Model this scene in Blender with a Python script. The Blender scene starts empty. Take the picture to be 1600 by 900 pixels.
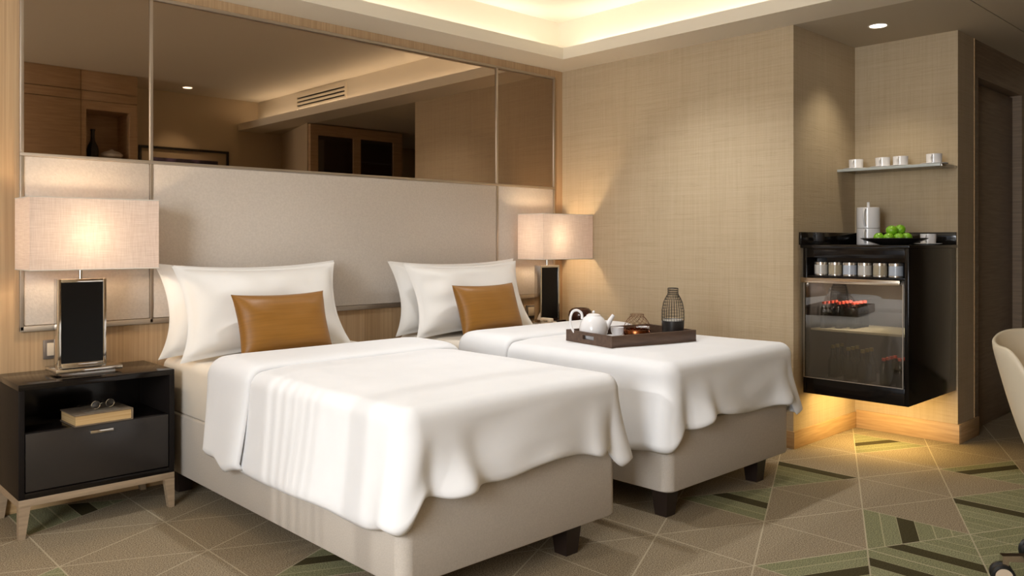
import bpy, bmesh, math, random
from mathutils import Vector, Matrix, noise
random.seed(7)
C = bpy.context.scene.collection
S = bpy.context.scene
PI = math.pi
R = math.radians

# ------------------------------------------------------------------ camera
cam_d = bpy.data.cameras.new('camera'); cam = bpy.data.objects.new('camera', cam_d); C.objects.link(cam)
F_PX = 1279.4; YAW = math.atan2(2146.9 - 800, F_PX)
cam.location = (0, 0, 1.2)
cam.rotation_euler = (PI / 2, 0, YAW - PI / 2)
cam_d.sensor_width = 36; cam_d.lens = F_PX / 1600 * 36
cam_d.shift_y = (377.3 - 450) / 1600
cam_d.clip_start = .05
S.camera = cam

# ------------------------------------------------------------------ world, lights, exposure
w = bpy.data.worlds.new('world'); S.world = w; w.use_nodes = True
w.node_tree.nodes['Background'].inputs[0].default_value = (.75, .85, 1, 1)
w.node_tree.nodes['Background'].inputs[1].default_value = .6
S.view_settings.view_transform = 'Standard'; S.view_settings.look = 'None'
S.view_settings.exposure = .22; S.view_settings.gamma = 1

def light(name, kind, loc, energy, col=(1, 1, 1), rot=None, aim=None, **k):
    d = bpy.data.lights.new(name, kind); d.energy = energy; d.color = col
    for a, b in k.items(): setattr(d, a, b)
    o = bpy.data.objects.new(name, d); C.objects.link(o); o.location = loc
    if aim is not None: o.rotation_euler = (Vector(aim) - Vector(loc)).to_track_quat('-Z', 'Y').to_euler()
    elif rot: o.rotation_euler = rot
    return o
WARM = (1, .78, .52)
# daylight from the window in the left wall
light('window_daylight', 'AREA', (-2.12, .65, 1.5), 185, (.92, .955, 1), aim=(2.8, 1.9, .6), shape='RECTANGLE', size=1.7, size_y=1.9)
# unseen overhead spots without fixtures, added to light the beds and throw hem shadows
for x_ in (2.05, 3.6):
    light('added_overhead_spot', 'SPOT', (x_, 3.0, 2.77), 64, (.97, .98, 1), aim=(x_, 2.6, 0), spot_size=R(106), spot_blend=.75, shadow_soft_size=.045)
# low sun through the left window, broken by the vertical blind
light('sun', 'SUN', (-4, 2, 4), .6, (1, .97, .92), aim=(-4 + .94, 2 - .0, 4 - .342), angle=R(.6))
# LED strips hidden in the ceiling cove
light('cove_light', 'AREA', (1.05, 4.07, 2.505), 11, (1, .965, .88), rot=(PI, 0, 0), shape='RECTANGLE', size=6.2, size_y=.05)
light('cove_light', 'AREA', (4.335, 1.72, 2.505), 8.5, (1, .965, .88), rot=(PI, 0, 0), shape='RECTANGLE', size=.05, size_y=4.4)
# strip under the floating minibar
light('minibar_underlight', 'AREA', (4.88, 2.02, .31), 5.5, (1, .68, .25), rot=(0, 0, 0), shape='RECTANGLE', size=.5, size_y=.5)

# ------------------------------------------------------------------ materials
def lin(c):
    if isinstance(c, str): c = [int(c[i:i + 2], 16) / 255 for i in (0, 2, 4)]
    return tuple(v / 12.92 if v <= .04045 else ((v + .055) / 1.055) ** 2.4 for v in c) + (1,)

class NT:
    def __init__(s, name):
        s.m = bpy.data.materials.new(name); s.m.use_nodes = True; s.t = s.m.node_tree
        s.b = s.t.nodes['Principled BSDF']; s.out = s.t.nodes['Material Output']
    def n(s, kind, **k):
        x = s.t.nodes.new(kind)
        for a, b in k.items(): setattr(x, a, b)
        return x
    def l(s, a, b): s.t.links.new(a, b)
    def math(s, op, a, b=None):
        x = s.n('ShaderNodeMath', operation=op)
        for i, v in enumerate((a, b)):
            if v is None: continue
            if isinstance(v, (int, float)): x.inputs[i].default_value = v
            else: s.l(v, x.inputs[i])
        return x.outputs[0]
    def pos(s, scale, coords='object'):
        if coords == 'world': src = s.n('ShaderNodeNewGeometry').outputs['Position']
        else: src = s.n('ShaderNodeTexCoord').outputs['Object']
        v = s.n('ShaderNodeVectorMath', operation='MULTIPLY'); s.l(src, v.inputs[0]); v.inputs[1].default_value = scale
        return v.outputs[0]
    def noise(s, vec, detail=3, rough=.5, scale=1):
        x = s.n('ShaderNodeTexNoise'); x.inputs['Scale'].default_value = scale
        x.inputs['Detail'].default_value = detail; x.inputs['Roughness'].default_value = rough
        s.l(vec, x.inputs['Vector']); return x.outputs['Fac']
    def mix(s, fac, a, b):
        x = s.n('ShaderNodeMix', data_type='RGBA')
        for i, v in ((0, fac), (6, a), (7, b)):
            if isinstance(v, (int, float, tuple)): x.inputs[i].default_value = v
            else: s.l(v, x.inputs[i])
        return x.outputs[2]
    def ramp(s, fac, lo, hi):
        x = s.n('ShaderNodeMapRange'); s.l(fac, x.inputs[0]); x.inputs[1].default_value = lo; x.inputs[2].default_value = hi
        return x.outputs[0]
    def bump(s, h, strength, dist=.002):
        x = s.n('ShaderNodeBump'); x.inputs['Strength'].default_value = strength; x.inputs['Distance'].default_value = dist
        s.l(h, x.inputs['Height']); s.l(x.outputs[0], s.b.inputs['Normal'])

def mat(name, col, rough=.5, metal=0, col2=None, ns=(8, 8, 8), lo=.3, hi=.7, bump=0, bs=None, bdist=.002, coords='object', detail=3, **k):
    m = NT(name); b = m.b
    b.inputs['Base Color'].default_value = lin(col); b.inputs['Roughness'].default_value = rough; b.inputs['Metallic'].default_value = metal
    h = None
    if col2:
        h = m.noise(m.pos(ns, coords), detail)
        m.l(m.mix(m.ramp(h, lo, hi), lin(col), lin(col2)), b.inputs['Base Color'])
    if bump:
        if bs: h = m.noise(m.pos(bs, coords), 2)
        m.bump(h, bump, bdist)
    for a, v in k.items(): b.inputs[a.replace('_', ' ')].default_value = v
    return m.m

def weave(name, c1, c2, fine=260, broad=3, bump=.5, coords='world', rough=.85, slub=True, **k):
    m = NT(name); b = m.b; b.inputs['Roughness'].default_value = rough
    hz = m.noise(m.pos((broad, broad, fine), coords), 4, .65)
    vt = m.noise(m.pos((fine * .8, fine * .8, broad), coords), 4, .65)
    hb = m.noise(m.pos((broad * .5, broad * .5, fine * .12), coords), 3, .7)
    vb = m.noise(m.pos((fine * .1, fine * .1, broad * .5), coords), 3, .7)
    a = m.math('ADD', m.math('ADD', hz, vt), m.math('MULTIPLY', m.math('ADD', hb, vb), .6))
    f = m.ramp(a, 1.15, 1.95)
    col = m.mix(f, lin(c1), lin(c2)); hgt = f
    if slub:
        th = m.noise(m.pos((.9, .9, 26), coords), 3, .55)
        ln = m.math('SUBTRACT', 1, m.ramp(m.math('ABSOLUTE', m.math('SUBTRACT', th, .5)), .0, .012))
        tv = m.noise(m.pos((20, 20, 1.1), coords), 2, .5)
        lv = m.math('MULTIPLY', m.math('SUBTRACT', 1, m.ramp(m.math('ABSOLUTE', m.math('SUBTRACT', tv, .5)), .0, .012)), .6)
        sl = m.math('MAXIMUM', ln, lv)
        col = m.mix(m.math('MULTIPLY', sl, .16), col, lin('8a7455'))
        hgt = m.math('ADD', f, m.math('MULTIPLY', sl, .7))
    m.l(col, b.inputs['Base Color'])
    if bump: m.bump(hgt, bump, .003)
    for q, v in k.items(): b.inputs[q.replace('_', ' ')].default_value = v
    return m.m

MT = {}
MT['wallpaper'] = weave('wallpaper', 'b19d7e', 'c1ae90', 170, 2.2, .3)
MT['oak'] = mat('oak_veneer', 'a98a66', .5, col2='bfa17c', ns=(110, 110, 1.6), detail=5, coords='world', bump=.05)
MT['oak_rail'] = mat('oak_rail', '8f7b64', .5, col2='a58f74', ns=(6, 90, 90), detail=4)
MT['oak_base'] = mat('oak_baseboard', 'b08e62', .5, col2='c8a67a', ns=(5, 5, 80), detail=4, coords='world')
MT['walnut'] = mat('dark_walnut', '75604a', .45, col2='8f785e', ns=(4, 4, 70), detail=5, coords='world', bump=.04)
MT['cab_wood'] = mat('cabinet_wood', 'ad8d6a', .5, col2='c3a481', ns=(5, 5, 55), detail=4, coords='world')
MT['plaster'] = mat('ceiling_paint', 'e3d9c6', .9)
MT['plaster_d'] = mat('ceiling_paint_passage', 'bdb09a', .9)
MT['plainwall'] = mat('wall_paint', 'c2ae90', .9)
MT['leather'] = mat('pale_leather', 'c4b9ad', .55, col2='cdc2b6', ns=(90, 90, 90), bump=.4, bs=(95, 95, 95), bdist=.003, coords='world')
MT['nickel'] = mat('brushed_nickel', 'c2b8ac', .42, 1)
MT['chrome'] = mat('chrome', 'dad6d0', .1, 1)
MT['steel'] = mat('brushed_steel', 'c9b9a5', .22, 1)
MT['mirror'] = mat('bronze_mirror', 'a3917f', .015, 1)
MT['black_gloss'] = mat('black_lacquer', '14100e', .14, Specular_IOR_Level=.3)
MT['black_matte'] = mat('black_stain', '1a1614', .5, Specular_IOR_Level=.12)
MT['black_satin'] = mat('black_satin', '2a2624', .28)
MT['black_glass'] = mat('black_glass', '060606', .35, Specular_IOR_Level=.25)
MT['glass_edge'] = mat('frosted_glass_edge', 'b9bfbd', .25)
MT['dark_glass'] = mat('dark_wardrobe_glass', '33261d', .05, Specular_IOR_Level=.9)
MT['counter'] = mat('black_stone', '171412', .08)
MT['bed_fabric'] = mat('bed_base_fabric', 'b3aa9f', .8, col2='bdb4a9', ns=(200, 200, 200), bump=.3, bs=(260, 260, 260))
MT['sheet'] = mat('cream_sheet', 'd9cfc0', .8)
MT['linen'] = mat('white_cotton', 'e5e5e6', .75, bump=.06, bs=(300, 300, 300), col2='e8e8e9', Sheen_Weight=.15)
MT['satin_white'] = mat('white_satin', 'dcd8d2', .48, Sheen_Weight=.2)
MT['gold'] = mat('gold_satin', '8c5f24', .42, col2='82571e', ns=(5, 170, 5), Sheen_Weight=.1, Specular_IOR_Level=.3)
MT['leg_wood'] = mat('dark_bed_leg', '241a16', .35)
MT['tray'] = mat('tray_walnut', '4b382c', .5, col2='5f493a', ns=(10, 60, 60), bump=.05)
MT['ceramic'] = mat('white_ceramic', 'e8e6e6', .15)
MT['copper'] = mat('copper', '8a5230', .25, 1)
MT['copper_wire'] = mat('copper_wire', '7a5238', .4, .9)
MT['black_wire'] = mat('black_wire', '15130f', .4, .3)
MT['lime'] = mat('lime_skin', '6ea61d', .35, col2='88bd2c', ns=(60, 60, 60), bump=.1, bs=(160, 160, 160))
MT['cover_paper'] = mat('book_cover', '5b4d3e', .6, col2='7a6a56', ns=(14, 14, 14))
MT['label_paper'] = mat('book_label', '847a6a', .6, col2='6c6254', ns=(20, 20, 20))
MT['pages'] = mat('book_pages', 'b08c56', .8, col2='c8aa7c', ns=(3, 3, 300), detail=2)
MT['plastic_cream'] = mat('cream_plastic', 'd6c4ab', .4)
MT['plastic_grey'] = mat('grey_bronze_plastic', '8c8178', .35, .6)
MT['dark'] = mat('dark_void', '0a0908', .9)
MT['brown_gloss'] = mat('brown_lacquer', '3a1d12', .2)
MT['chair_shell'] = mat('cream_shell', 'cfc3ac', .45)
MT['rubber'] = mat('black_rubber', '121212', .5)
MT['white_paint'] = mat('white_enamel', 'd8d2c8', .4)
MT['jar_a'] = mat('jar_white', 'b9b5ae', .2)
MT['jar_b'] = mat('jar_tan', 'a0947c', .2)
MT['jar_c'] = mat('jar_blue', 'a9b0ba', .2)
MT['jar_lid'] = mat('jar_lid', 'c8c2b8', .2, .8)
MT['red_cap'] = mat('red_cap', 'ea5f46', .4)
MT['gold_cap'] = mat('gold_cap', '9c8a4a', .35, .6)
MT['green_bottle'] = mat('green_bottle_glass', '1c2018', .08)
MT['shelf_wire'] = mat('cream_wire', 'd6caa8', .4)
MT['fridge_inside'] = mat('fridge_liner', '4c4742', .6)
MT['frame_black'] = mat('black_frame', '14110f', .3)
MT['mat_board'] = mat('picture_mount', 'b09c80', .8)
MT['art'] = mat('purple_abstract', '2b2233', .7, col2='6b5a7d', ns=(5, 5, 7), lo=.45, hi=.6, detail=4)
MT['art_b'] = mat('pale_abstract', '8a7f6c', .7, col2='5d5548', ns=(9, 9, 9))
MT['brown_ceramic'] = mat('dark_ceramic', '1b1512', .2)

def glass_mat(name, col, refl, rough=.01):
    m = NT(name); m.t.nodes.remove(m.b)
    tr = m.n('ShaderNodeBsdfTransparent'); tr.inputs[0].default_value = lin(col)
    gl = m.n('ShaderNodeBsdfGlossy'); gl.inputs['Roughness'].default_value = rough
    lw = m.n('ShaderNodeLayerWeight'); lw.inputs[0].default_value = .35
    f = m.math('ADD', m.math('MULTIPLY', lw.outputs['Fresnel'], .6), refl)
    mx = m.n('ShaderNodeMixShader'); m.l(f, mx.inputs[0]); m.l(tr.outputs[0], mx.inputs[1]); m.l(gl.outputs[0], mx.inputs[2])
    m.l(mx.outputs[0], m.out.inputs[0]); return m.m
MT['cooler_glass'] = glass_mat('cooler_glass', 'd8d4ce', .10)
MT['shelf_glass'] = glass_mat('shelf_glass', 'c8cac8', .12)
MT['bottle_glass'] = glass_mat('bottle_glass', 'b9bfba', .10)
MT['lens'] = glass_mat('lens_glass', 'eeeeee', .03)
def shade_mat():
    m = NT('lamp_shade_linen'); m.t.nodes.remove(m.b)
    vec = m.pos((14, 14, 520)); v2 = m.pos((520, 520, 14))
    f = m.ramp(m.math('ADD', m.noise(vec, 3), m.noise(v2, 3)), .75, 1.3)
    col = m.mix(f, lin('d0bcae'), lin('e6d6ca'))
    d = m.n('ShaderNodeBsdfDiffuse'); t = m.n('ShaderNodeBsdfTranslucent'); m.l(col, d.inputs[0]); m.l(col, t.inputs[0])
    mx = m.n('ShaderNodeMixShader'); mx.inputs[0].default_value = .13; m.l(d.outputs[0], mx.inputs[1]); m.l(t.outputs[0], mx.inputs[2])
    m.l(mx.outputs[0], m.out.inputs[0]); return m.m
MT['shade'] = shade_mat()
def emit(name, col, st):
    m = NT(name); m.b.inputs['Emission Color'].default_value = lin(col); m.b.inputs['Emission Strength'].default_value = st
    m.b.inputs['Base Color'].default_value = lin(col); return m.m
MT['bulb'] = emit('glowing_bulb', 'ffe0b0', 12)
MT['downlight_face'] = emit('downlight_face', 'fff4e0', 8)

GX0, GY0, GDX, GDY = .869, 3.341, .467, .22          # carpet lattice
def carpet():
    m = NT('carpet'); b = m.b; b.inputs['Roughness'].default_value = .95
    p = m.n('ShaderNodeNewGeometry').outputs['Position']; sx = m.n('ShaderNodeSeparateXYZ'); m.l(p, sx.inputs[0])
    n = m.math('DIVIDE', m.math('SUBTRACT', sx.outputs[0], GX0), GDX)
    k = m.math('DIVIDE', m.math('SUBTRACT', GY0, sx.outputs[1]), GDY)
    def dist(v, period, width):                      # 1 near multiples of period
        q = m.math('ABSOLUTE', m.math('SUBTRACT', m.math('FRACT', m.math('ADD', m.math('DIVIDE', v, period), .5)), .5))
        return m.math('LESS_THAN', q, width)
    lines = m.math('MAXIMUM', m.math('MAXIMUM', dist(n, 1, .0065), dist(m.math('ADD', n, k), 2, .0075)), dist(m.math('SUBTRACT', n, k), 2, .0075))
    at = m.n('ShaderNodeAttribute', attribute_name='stripe').outputs['Fac']
    dk = m.n('ShaderNodeAttribute', attribute_name='dark').outputs['Fac']
    striped = m.math('GREATER_THAN', at, -.5)
    sl = m.math('MULTIPLY', striped, dist(at, 1 / 6, .04))
    cell = m.math('FLOOR', m.math('MULTIPLY', at, 5.9999))
    inband = m.math('MULTIPLY', striped, m.math('COMPARE', cell, dk))
    grain = m.ramp(m.noise(m.pos((1, 1, 1), 'world'), 1, .9, 210), .36, .64)
    tone = m.noise(m.pos((1, 1, 1), 'world'), 2, .5, 2.2)
    plain = m.mix(grain, lin('655745'), lin('a8997f'))
    green = m.mix(grain, lin('57573f'), lin('979570'))
    dark = m.mix(grain, lin('35301d'), lin('4a432c'))
    pale = m.mix(m.math('FRACT', m.math('MULTIPLY', cell, .37)), green, m.mix(grain, lin('606047'), lin('a09e7b')))
    c = m.mix(striped, plain, pale); c = m.mix(inband, c, dark)
    c = m.mix(m.math('MULTIPLY', m.math('MULTIPLY', sl, m.math('SUBTRACT', 1, inband)), .55), c, lin('b4ab88')); c = m.mix(m.math('MULTIPLY', lines, .6), c, lin('bdb096'))
    m.l(c, b.inputs['Base Color']); b.inputs['Specular IOR Level'].default_value = .1
    return m.m
MT['carpet'] = carpet()

# ------------------------------------------------------------------ mesh helpers
class B:
    def __init__(s): s.bm = bmesh.new()
    def box(s, x0, x1, y0, y1, z0, z1, bev=0, seg=2, rot=None):
        g = bmesh.ops.create_cube(s.bm, size=1)['verts']
        for v in g: v.co = Vector(((x0 + x1) / 2 + v.co.x * (x1 - x0), (y0 + y1) / 2 + v.co.y * (y1 - y0), (z0 + z1) / 2 + v.co.z * (z1 - z0)))
        if bev:
            e = list({e for v in g for e in v.link_edges})
            r = bmesh.ops.bevel(s.bm, geom=e, offset=bev, segments=seg, affect='EDGES', profile=.5); g = r['verts']
        return s
    def prism(s, pts, a0, a1, axis='z'):
        f = {'z': lambda p, t: (p[0], p[1], t), 'y': lambda p, t: (p[0], t, p[1]), 'x': lambda p, t: (t, p[0], p[1])}[axis]
        lo = [s.bm.verts.new(f(p, a0)) for p in pts]; hi = [s.bm.verts.new(f(p, a1)) for p in pts]
        s.bm.faces.new(lo); s.bm.faces.new(hi); n = len(pts)
        for i in range(n): s.bm.faces.new((lo[i], lo[(i + 1) % n], hi[(i + 1) % n], hi[i]))
        bmesh.ops.recalc_face_normals(s.bm, faces=s.bm.faces[:]); return s
    def taper(s, cx, cy, z0, z1, w0, w1, d0=None, d1=None, ox=0, oy=0):
        d0 = d0 or w0; d1 = d1 or w1
        lo = [s.bm.verts.new((cx + ox + a * w0 / 2, cy + oy + b * d0 / 2, z0)) for a, b in ((-1, -1), (1, -1), (1, 1), (-1, 1))]
        hi = [s.bm.verts.new((cx + a * w1 / 2, cy + b * d1 / 2, z1)) for a, b in ((-1, -1), (1, -1), (1, 1), (-1, 1))]
        s.bm.faces.new(lo[::-1]); s.bm.faces.new(hi)
        for i in range(4): s.bm.faces.new((lo[i], lo[(i + 1) % 4], hi[(i + 1) % 4], hi[i]))
        return s
    def lathe(s, prof, cx=0, cy=0, cz=0, n=32, squash=None):
        rings = []
        for r, z in prof:
            if r < 1e-6: rings.append([s.bm.verts.new((cx, cy, cz + z))])
            else: rings.append([s.bm.verts.new((cx + r * math.cos(2 * PI * i / n), cy + r * math.sin(2 * PI * i / n), cz + z)) for i in range(n)])
        for a, b in zip(rings, rings[1:]):
            for i in range(n):
                j = (i + 1) % n
                if len(a) == 1 and len(b) == 1: continue
                if len(a) == 1: s.bm.faces.new((a[0], b[j], b[i]))
                elif len(b) == 1: s.bm.faces.new((a[i], a[j], b[0]))
                else: s.bm.faces.new((a[i], a[j], b[j], b[i]))
        return s
    def cyl(s, cx, cy, z0, z1, r, n=24): return s.lathe([(0, z0), (r, z0), (r, z1), (0, z1)], cx, cy, 0, n)
    def tube(s, pts, r, n=8, closed=False):
        pts = [Vector(p) for p in pts]; m = len(pts); rings = []
        rr = r if isinstance(r, (list, tuple)) else [r] * m
        up = None
        for i, p in enumerate(pts):
            a = pts[(i - 1) % m] if (closed or i) else p; b = pts[(i + 1) % m] if (closed or i < m - 1) else p
            t = (b - a).normalized()
            if up is None:
                up = Vector((0, 0, 1)) if abs(t.z) < .9 else Vector((1, 0, 0))
            u = t.cross(up).normalized(); v = u.cross(t).normalized(); up = v
            rings.append([s.bm.verts.new(p + rr[i] * (math.cos(2 * PI * q / n) * u + math.sin(2 * PI * q / n) * v)) for q in range(n)])
        for i in range(m if closed else m - 1):
            a, b = rings[i], rings[(i + 1) % m]
            for q in range(n): s.bm.faces.new((a[q], a[(q + 1) % n], b[(q + 1) % n], b[q]))
        if not closed:
            s.bm.faces.new(rings[0][::-1]); s.bm.faces.new(rings[-1])
        return s
    def sphere(s, cx, cy, cz, r, sx=1, sy=1, sz=1, u=20, v=12):
        g = bmesh.ops.create_uvsphere(s.bm, u_segments=u, v_segments=v, radius=r)['verts']
        for q in g: q.co = Vector((cx + q.co.x * sx, cy + q.co.y * sy, cz + q.co.z * sz))
        return s
    def grid(s, rows, closed=False):
        vs = [[s.bm.verts.new(p) for p in r] for r in rows]
        for a, b in zip(vs, vs[1:]):
            n = len(a)
            for i in range(n if closed else n - 1): s.bm.faces.new((a[i], a[(i + 1) % n], b[(i + 1) % n], b[i]))
        return s
    def xf(s, m):
        bmesh.ops.transform(s.bm, matrix=m, verts=s.bm.verts[:]); return s
    def sharp(s, a): s.ang = a; return s

def smooth(pts, k=5):
    P = [Vector(p) for p in pts]; out = []
    for i in range(len(P) - 1):
        a, b, c, d = P[max(i - 1, 0)], P[i], P[i + 1], P[min(i + 2, len(P) - 1)]
        for j in range(k):
            t = j / k
            out.append(.5 * ((2 * b) + (c - a) * t + (2 * a - 5 * b + 4 * c - d) * t * t + (3 * b - a - 3 * c + d) * t ** 3))
    return out + [P[-1]]
def rootloc(o):
    while o.parent: o = o.parent
    return o.location
def part(name, b, m, parent=None, world=True, ang=35):
    me = bpy.data.meshes.new(name)
    if parent is not None and world:
        L = rootloc(parent)
        for v in b.bm.verts: v.co -= L
    bmesh.ops.recalc_face_normals(b.bm, faces=b.bm.faces[:])
    b.bm.to_mesh(me); b.bm.free()
    for p in me.polygons: p.use_smooth = True
    me.set_sharp_from_angle(angle=R(ang))
    me.materials.append(m if not isinstance(m, str) else MT[m])
    o = bpy.data.objects.new(name, me); C.objects.link(o)
    if parent is not None: o.parent = parent
    return o
def tag(o, label=None, cat=None, group=None, kind=None):
    if label: o['label'] = label
    if cat: o['category'] = cat
    if group: o['group'] = group
    if kind: o['kind'] = kind
    return o
def thing(name, label, cat, loc=(0, 0, 0), rz=0, group=None):
    o = bpy.data.objects.new(name, None); C.objects.link(o); o.location = loc; o.rotation_euler = (0, 0, rz); o.empty_display_size = .05
    return tag(o, label, cat, group)
def struct(name, b, m, parent=None): 
    o = part(name, b, m, parent); o['kind'] = 'structure'; return o
def one(name, b, m, label, cat, loc=(0, 0, 0), group=None, rz=0, world=False):
    if world:
        for v in b.bm.verts: v.co -= Vector(loc)
    o = part(name, b, m); o.location = loc; o.rotation_euler = (0, 0, rz)
    return tag(o, label, cat, group)
def dup(root, loc=None, label=None, rz=None):
    def cp(o, par):
        c = o.copy(); C.objects.link(c)
        if par is not None: c.parent = par; c.matrix_parent_inverse = o.matrix_parent_inverse
        for ch in KIDS.get(o.name, []): cp(ch, c)
        return c
    KIDS = {}
    for o in C.objects:
        if o.parent: KIDS.setdefault(o.parent.name, []).append(o)
    r = cp(root, None)
    if loc is not None: r.location = loc
    if rz is not None: r.rotation_euler = (0, 0, rz)
    if label: r['label'] = label
    return r

# ------------------------------------------------------------------ structure
YW, XR, XN, YN, YC, ZC, ZU = 4.14, 4.446, 5.262, 2.315, 1.70, 2.454, 2.80
# floor: carpet print as lattice triangles carrying the stripe coordinate
def make_floor():
    special = {(6, 8, -1): ('top', 2), (5, 9, 1): ('edge', 1), (5, 9, -1): ('edge', 1), (4, 8, 1): ('top', 2), (7, 9, -1): ('edge', 0),
               (7, 5, -1): ('edge', 0), (8, 8, 1): ('top', 1), (5, 5, 1): ('edge', 2), (9, 5, -1): ('bot', 2), (0, -4, 1): ('edge', 3),
               (2, 2, -1): ('bot', 2), (0, 0, -1): ('bot', 2), (6, 10, 1): ('top', 9), (6, 10, -1): ('bot', 9), (7, 9, 1): ('edge', 9)}
    bm = bmesh.new(); ls = bm.verts.layers.float.new('stripe'); ld = bm.verts.layers.float.new('dark')
    x0, x1, y0, y1 = -2.2, 7.0, -.75, YW
    P = lambda n, k: (GX0 + n * GDX, GY0 - k * GDY)
    for n in range(-8, 15):
        for k in range(-5, 20):
            if (n + k) % 2: continue
            for sd in (1, -1):
                a, b, c = P(n, k), P(n, k + 2), P(n + sd, k + 1)
                mode, dk = special.get((n, k, sd), (None, 0))
                cx = (a[0] + b[0] + c[0]) / 3; cy = (a[1] + b[1] + c[1]) / 3
                if mode is None and (cx < .3 or cy < .2 * cx - .1 or cx > 6.2) and random.random() < .35:
                    mode, dk = random.choice(('top', 'edge', 'bot')), random.choice((1, 2, 3))
                val = {'edge': (0, 0, 1), 'top': (0, 1, 0), 'bot': (1, 0, 0), None: (-1, -1, -1)}[mode]
                poly = [(*a, val[0]), (*b, val[1]), (*c, val[2])]
                for ax, lim, sg in ((0, x0, 1), (0, x1, -1), (1, y0, 1), (1, y1, -1)):
                    out = []
                    for i in range(len(poly)):
                        p, q = poly[i], poly[(i + 1) % len(poly)]
                        dp, dq = (p[ax] - lim) * sg, (q[ax] - lim) * sg
                        if dp >= 0: out.append(p)
                        if dp * dq < 0:
                            t = dp / (dp - dq); out.append(tuple(p[j] + t * (q[j] - p[j]) for j in range(3)))
                    poly = out
                    if len(poly) < 3: break
                if len(poly) < 3: continue
                vs = []
                for p in poly:
                    v = bm.verts.new((p[0], p[1], 0)); v[ls] = p[2]; v[ld] = dk; vs.append(v)
                bm.faces.new(vs)
    bmesh.ops.recalc_face_normals(bm, faces=bm.faces[:])
    for f in bm.faces:
        if f.normal.z < 0: f.normal_flip()
    me = bpy.data.meshes.new('floor'); bm.to_mesh(me); bm.free(); me.materials.append(MT['carpet'])
    o = bpy.data.objects.new('floor', me); C.objects.link(o); o['kind'] = 'structure'
make_floor()
struct('wall_headboard', B().box(-2.3, 4.6, YW, YW + .12, 0, 2.9), 'oak')
struct('wall_right', B().box(XR, XN + .3, YN, YW, 0, 2.6), 'wallpaper')
struct('wall_niche', B().box(XN, 5.545, YC, YN, 0, 2.6), 'wallpaper')
wc = B().box(5.555, 5.63, YC + .002, YC + .3, 0, 2.6).box(5.63, 6.55, YC + .002, YC + .3, 2.225, 2.6).box(6.55, 7.1, YC + .002, YC + .3, 0, 2.6)
struct('wall_corridor', wc, 'walnut')
struct('trim_1', B().box(5.545, 5.555, YC - .004, YC + .3, .105, ZC), 'oak_base')
struct('wall_end', B().box(7.0, 7.1, -.9, YC, 0, 2.6), 'plainwall')
# opposite wall (seen in the mirror), passage and left wall with the window opening
YO = -.6
struct('wall_opposite', B().box(-2.3, 4.70, YO - .12, YO, 0, 2.9), 'plainwall')
struct('wall_passage', B().prism([(4.39, .50), (4.67, YO), (5.6, YO), (5.6, .50)], 0, 2.6), 'plainwall')
struct('wall_back', B().box(5.6, 7.0, -.9, -.75, 0, 2.6), 'plainwall')
struct('wall_left', B().box(-2.3, -2.2, YO, YW, 0, .3).box(-2.3, -2.2, YO, YW, 2.5, 2.9).box(-2.3, -2.2, YO, -.1, .3, 2.5).box(-2.3, -2.2, 3.2, YW, .3, 2.5), 'plainwall')
wn = B()
for y in (-.1, 1.22, 2.24, 3.10): wn.box(-2.28, -2.22, y, y + .10, .3, 2.5)
wn.box(-2.28, -2.22, 0, 3.1, .3, .35).box(-2.28, -2.22, 0, 3.1, 2.45, 2.5)
vb = thing('vertical_blind', 'pale vertical blind partly drawn over the left window', 'blind', (-2.19, 2.4, .3))
part('headrail', B().box(-2.195, -2.15, 0, 3.2, 2.46, 2.5), 'white_paint', vb)
for y0_, y1_ in [(2.545, 2.56), (2.60, 2.62), (2.66, 2.672), (2.71, 2.73), (2.775, 2.80), (2.845, 2.875), (2.92, 3.01), (3.01, 3.10), (1.32, 1.41), (1.42, 1.51), (1.52, 1.61), (.02, .11), (.12, .21), (.22, .31), (.32, .41), (.42, .51), (.52, .61), (.62, .71), (.72, .81), (.82, .91), (.92, 1.01), (1.02, 1.11), (1.12, 1.21)]:
    part('slat', B().box(-2.188, -2.185, y0_, y1_, .32, 2.46), 'white_paint', vb)
struct('window_1', wn, 'white_paint')
# ceilings: recessed upper ceiling, soffit with upstand and cove wall, passage ceiling
struct('ceiling', B().box(-2.2, 4.40, YO, 4.139, ZU, ZU + .1), 'plaster')
sof = B()
sof.box(-2.2, 4.138, 3.865, YW, ZC, ZC + .025); sof.box(4.150, XR, YO, 3.865, ZC, ZC + .025).box(4.138, XR, 3.865, YW, ZC, ZC + .025)
sof.box(-2.2, 4.138, 3.845, 3.865, ZC, 2.531); sof.box(4.138, 4.150, YO, 3.865, ZC, 2.531)
struct('trim_2', sof, 'plaster')
struct('trim_3', B().box(-2.2, 4.38, 4.117, 4.138, 2.479, ZU).box(4.379, 4.44, YO, 4.117, 2.479, ZU), 'plaster')
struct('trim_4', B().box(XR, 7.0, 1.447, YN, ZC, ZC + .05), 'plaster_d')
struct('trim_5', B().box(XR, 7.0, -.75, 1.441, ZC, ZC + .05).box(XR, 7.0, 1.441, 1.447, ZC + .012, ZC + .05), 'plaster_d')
# baseboards
struct('baseboard_headboard', B().box(-2.2, XR, YW - .012, YW, 0, .10, .002), 'oak_base')
struct('baseboard_right', B().box(XR - .012, XR, YN - .012, YW - .012, 0, .10, .002), 'oak_base')
bn = B().box(XR, XN, YN - .012, YN, 0, .10, .002).box(XN - .012, XN, YC - .012, YN - .012, 0, .115, .002).box(XN, 5.60, YC - .014, YC, 0, .115, .002)
struct('baseboard_niche', bn, 'oak_base')
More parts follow.
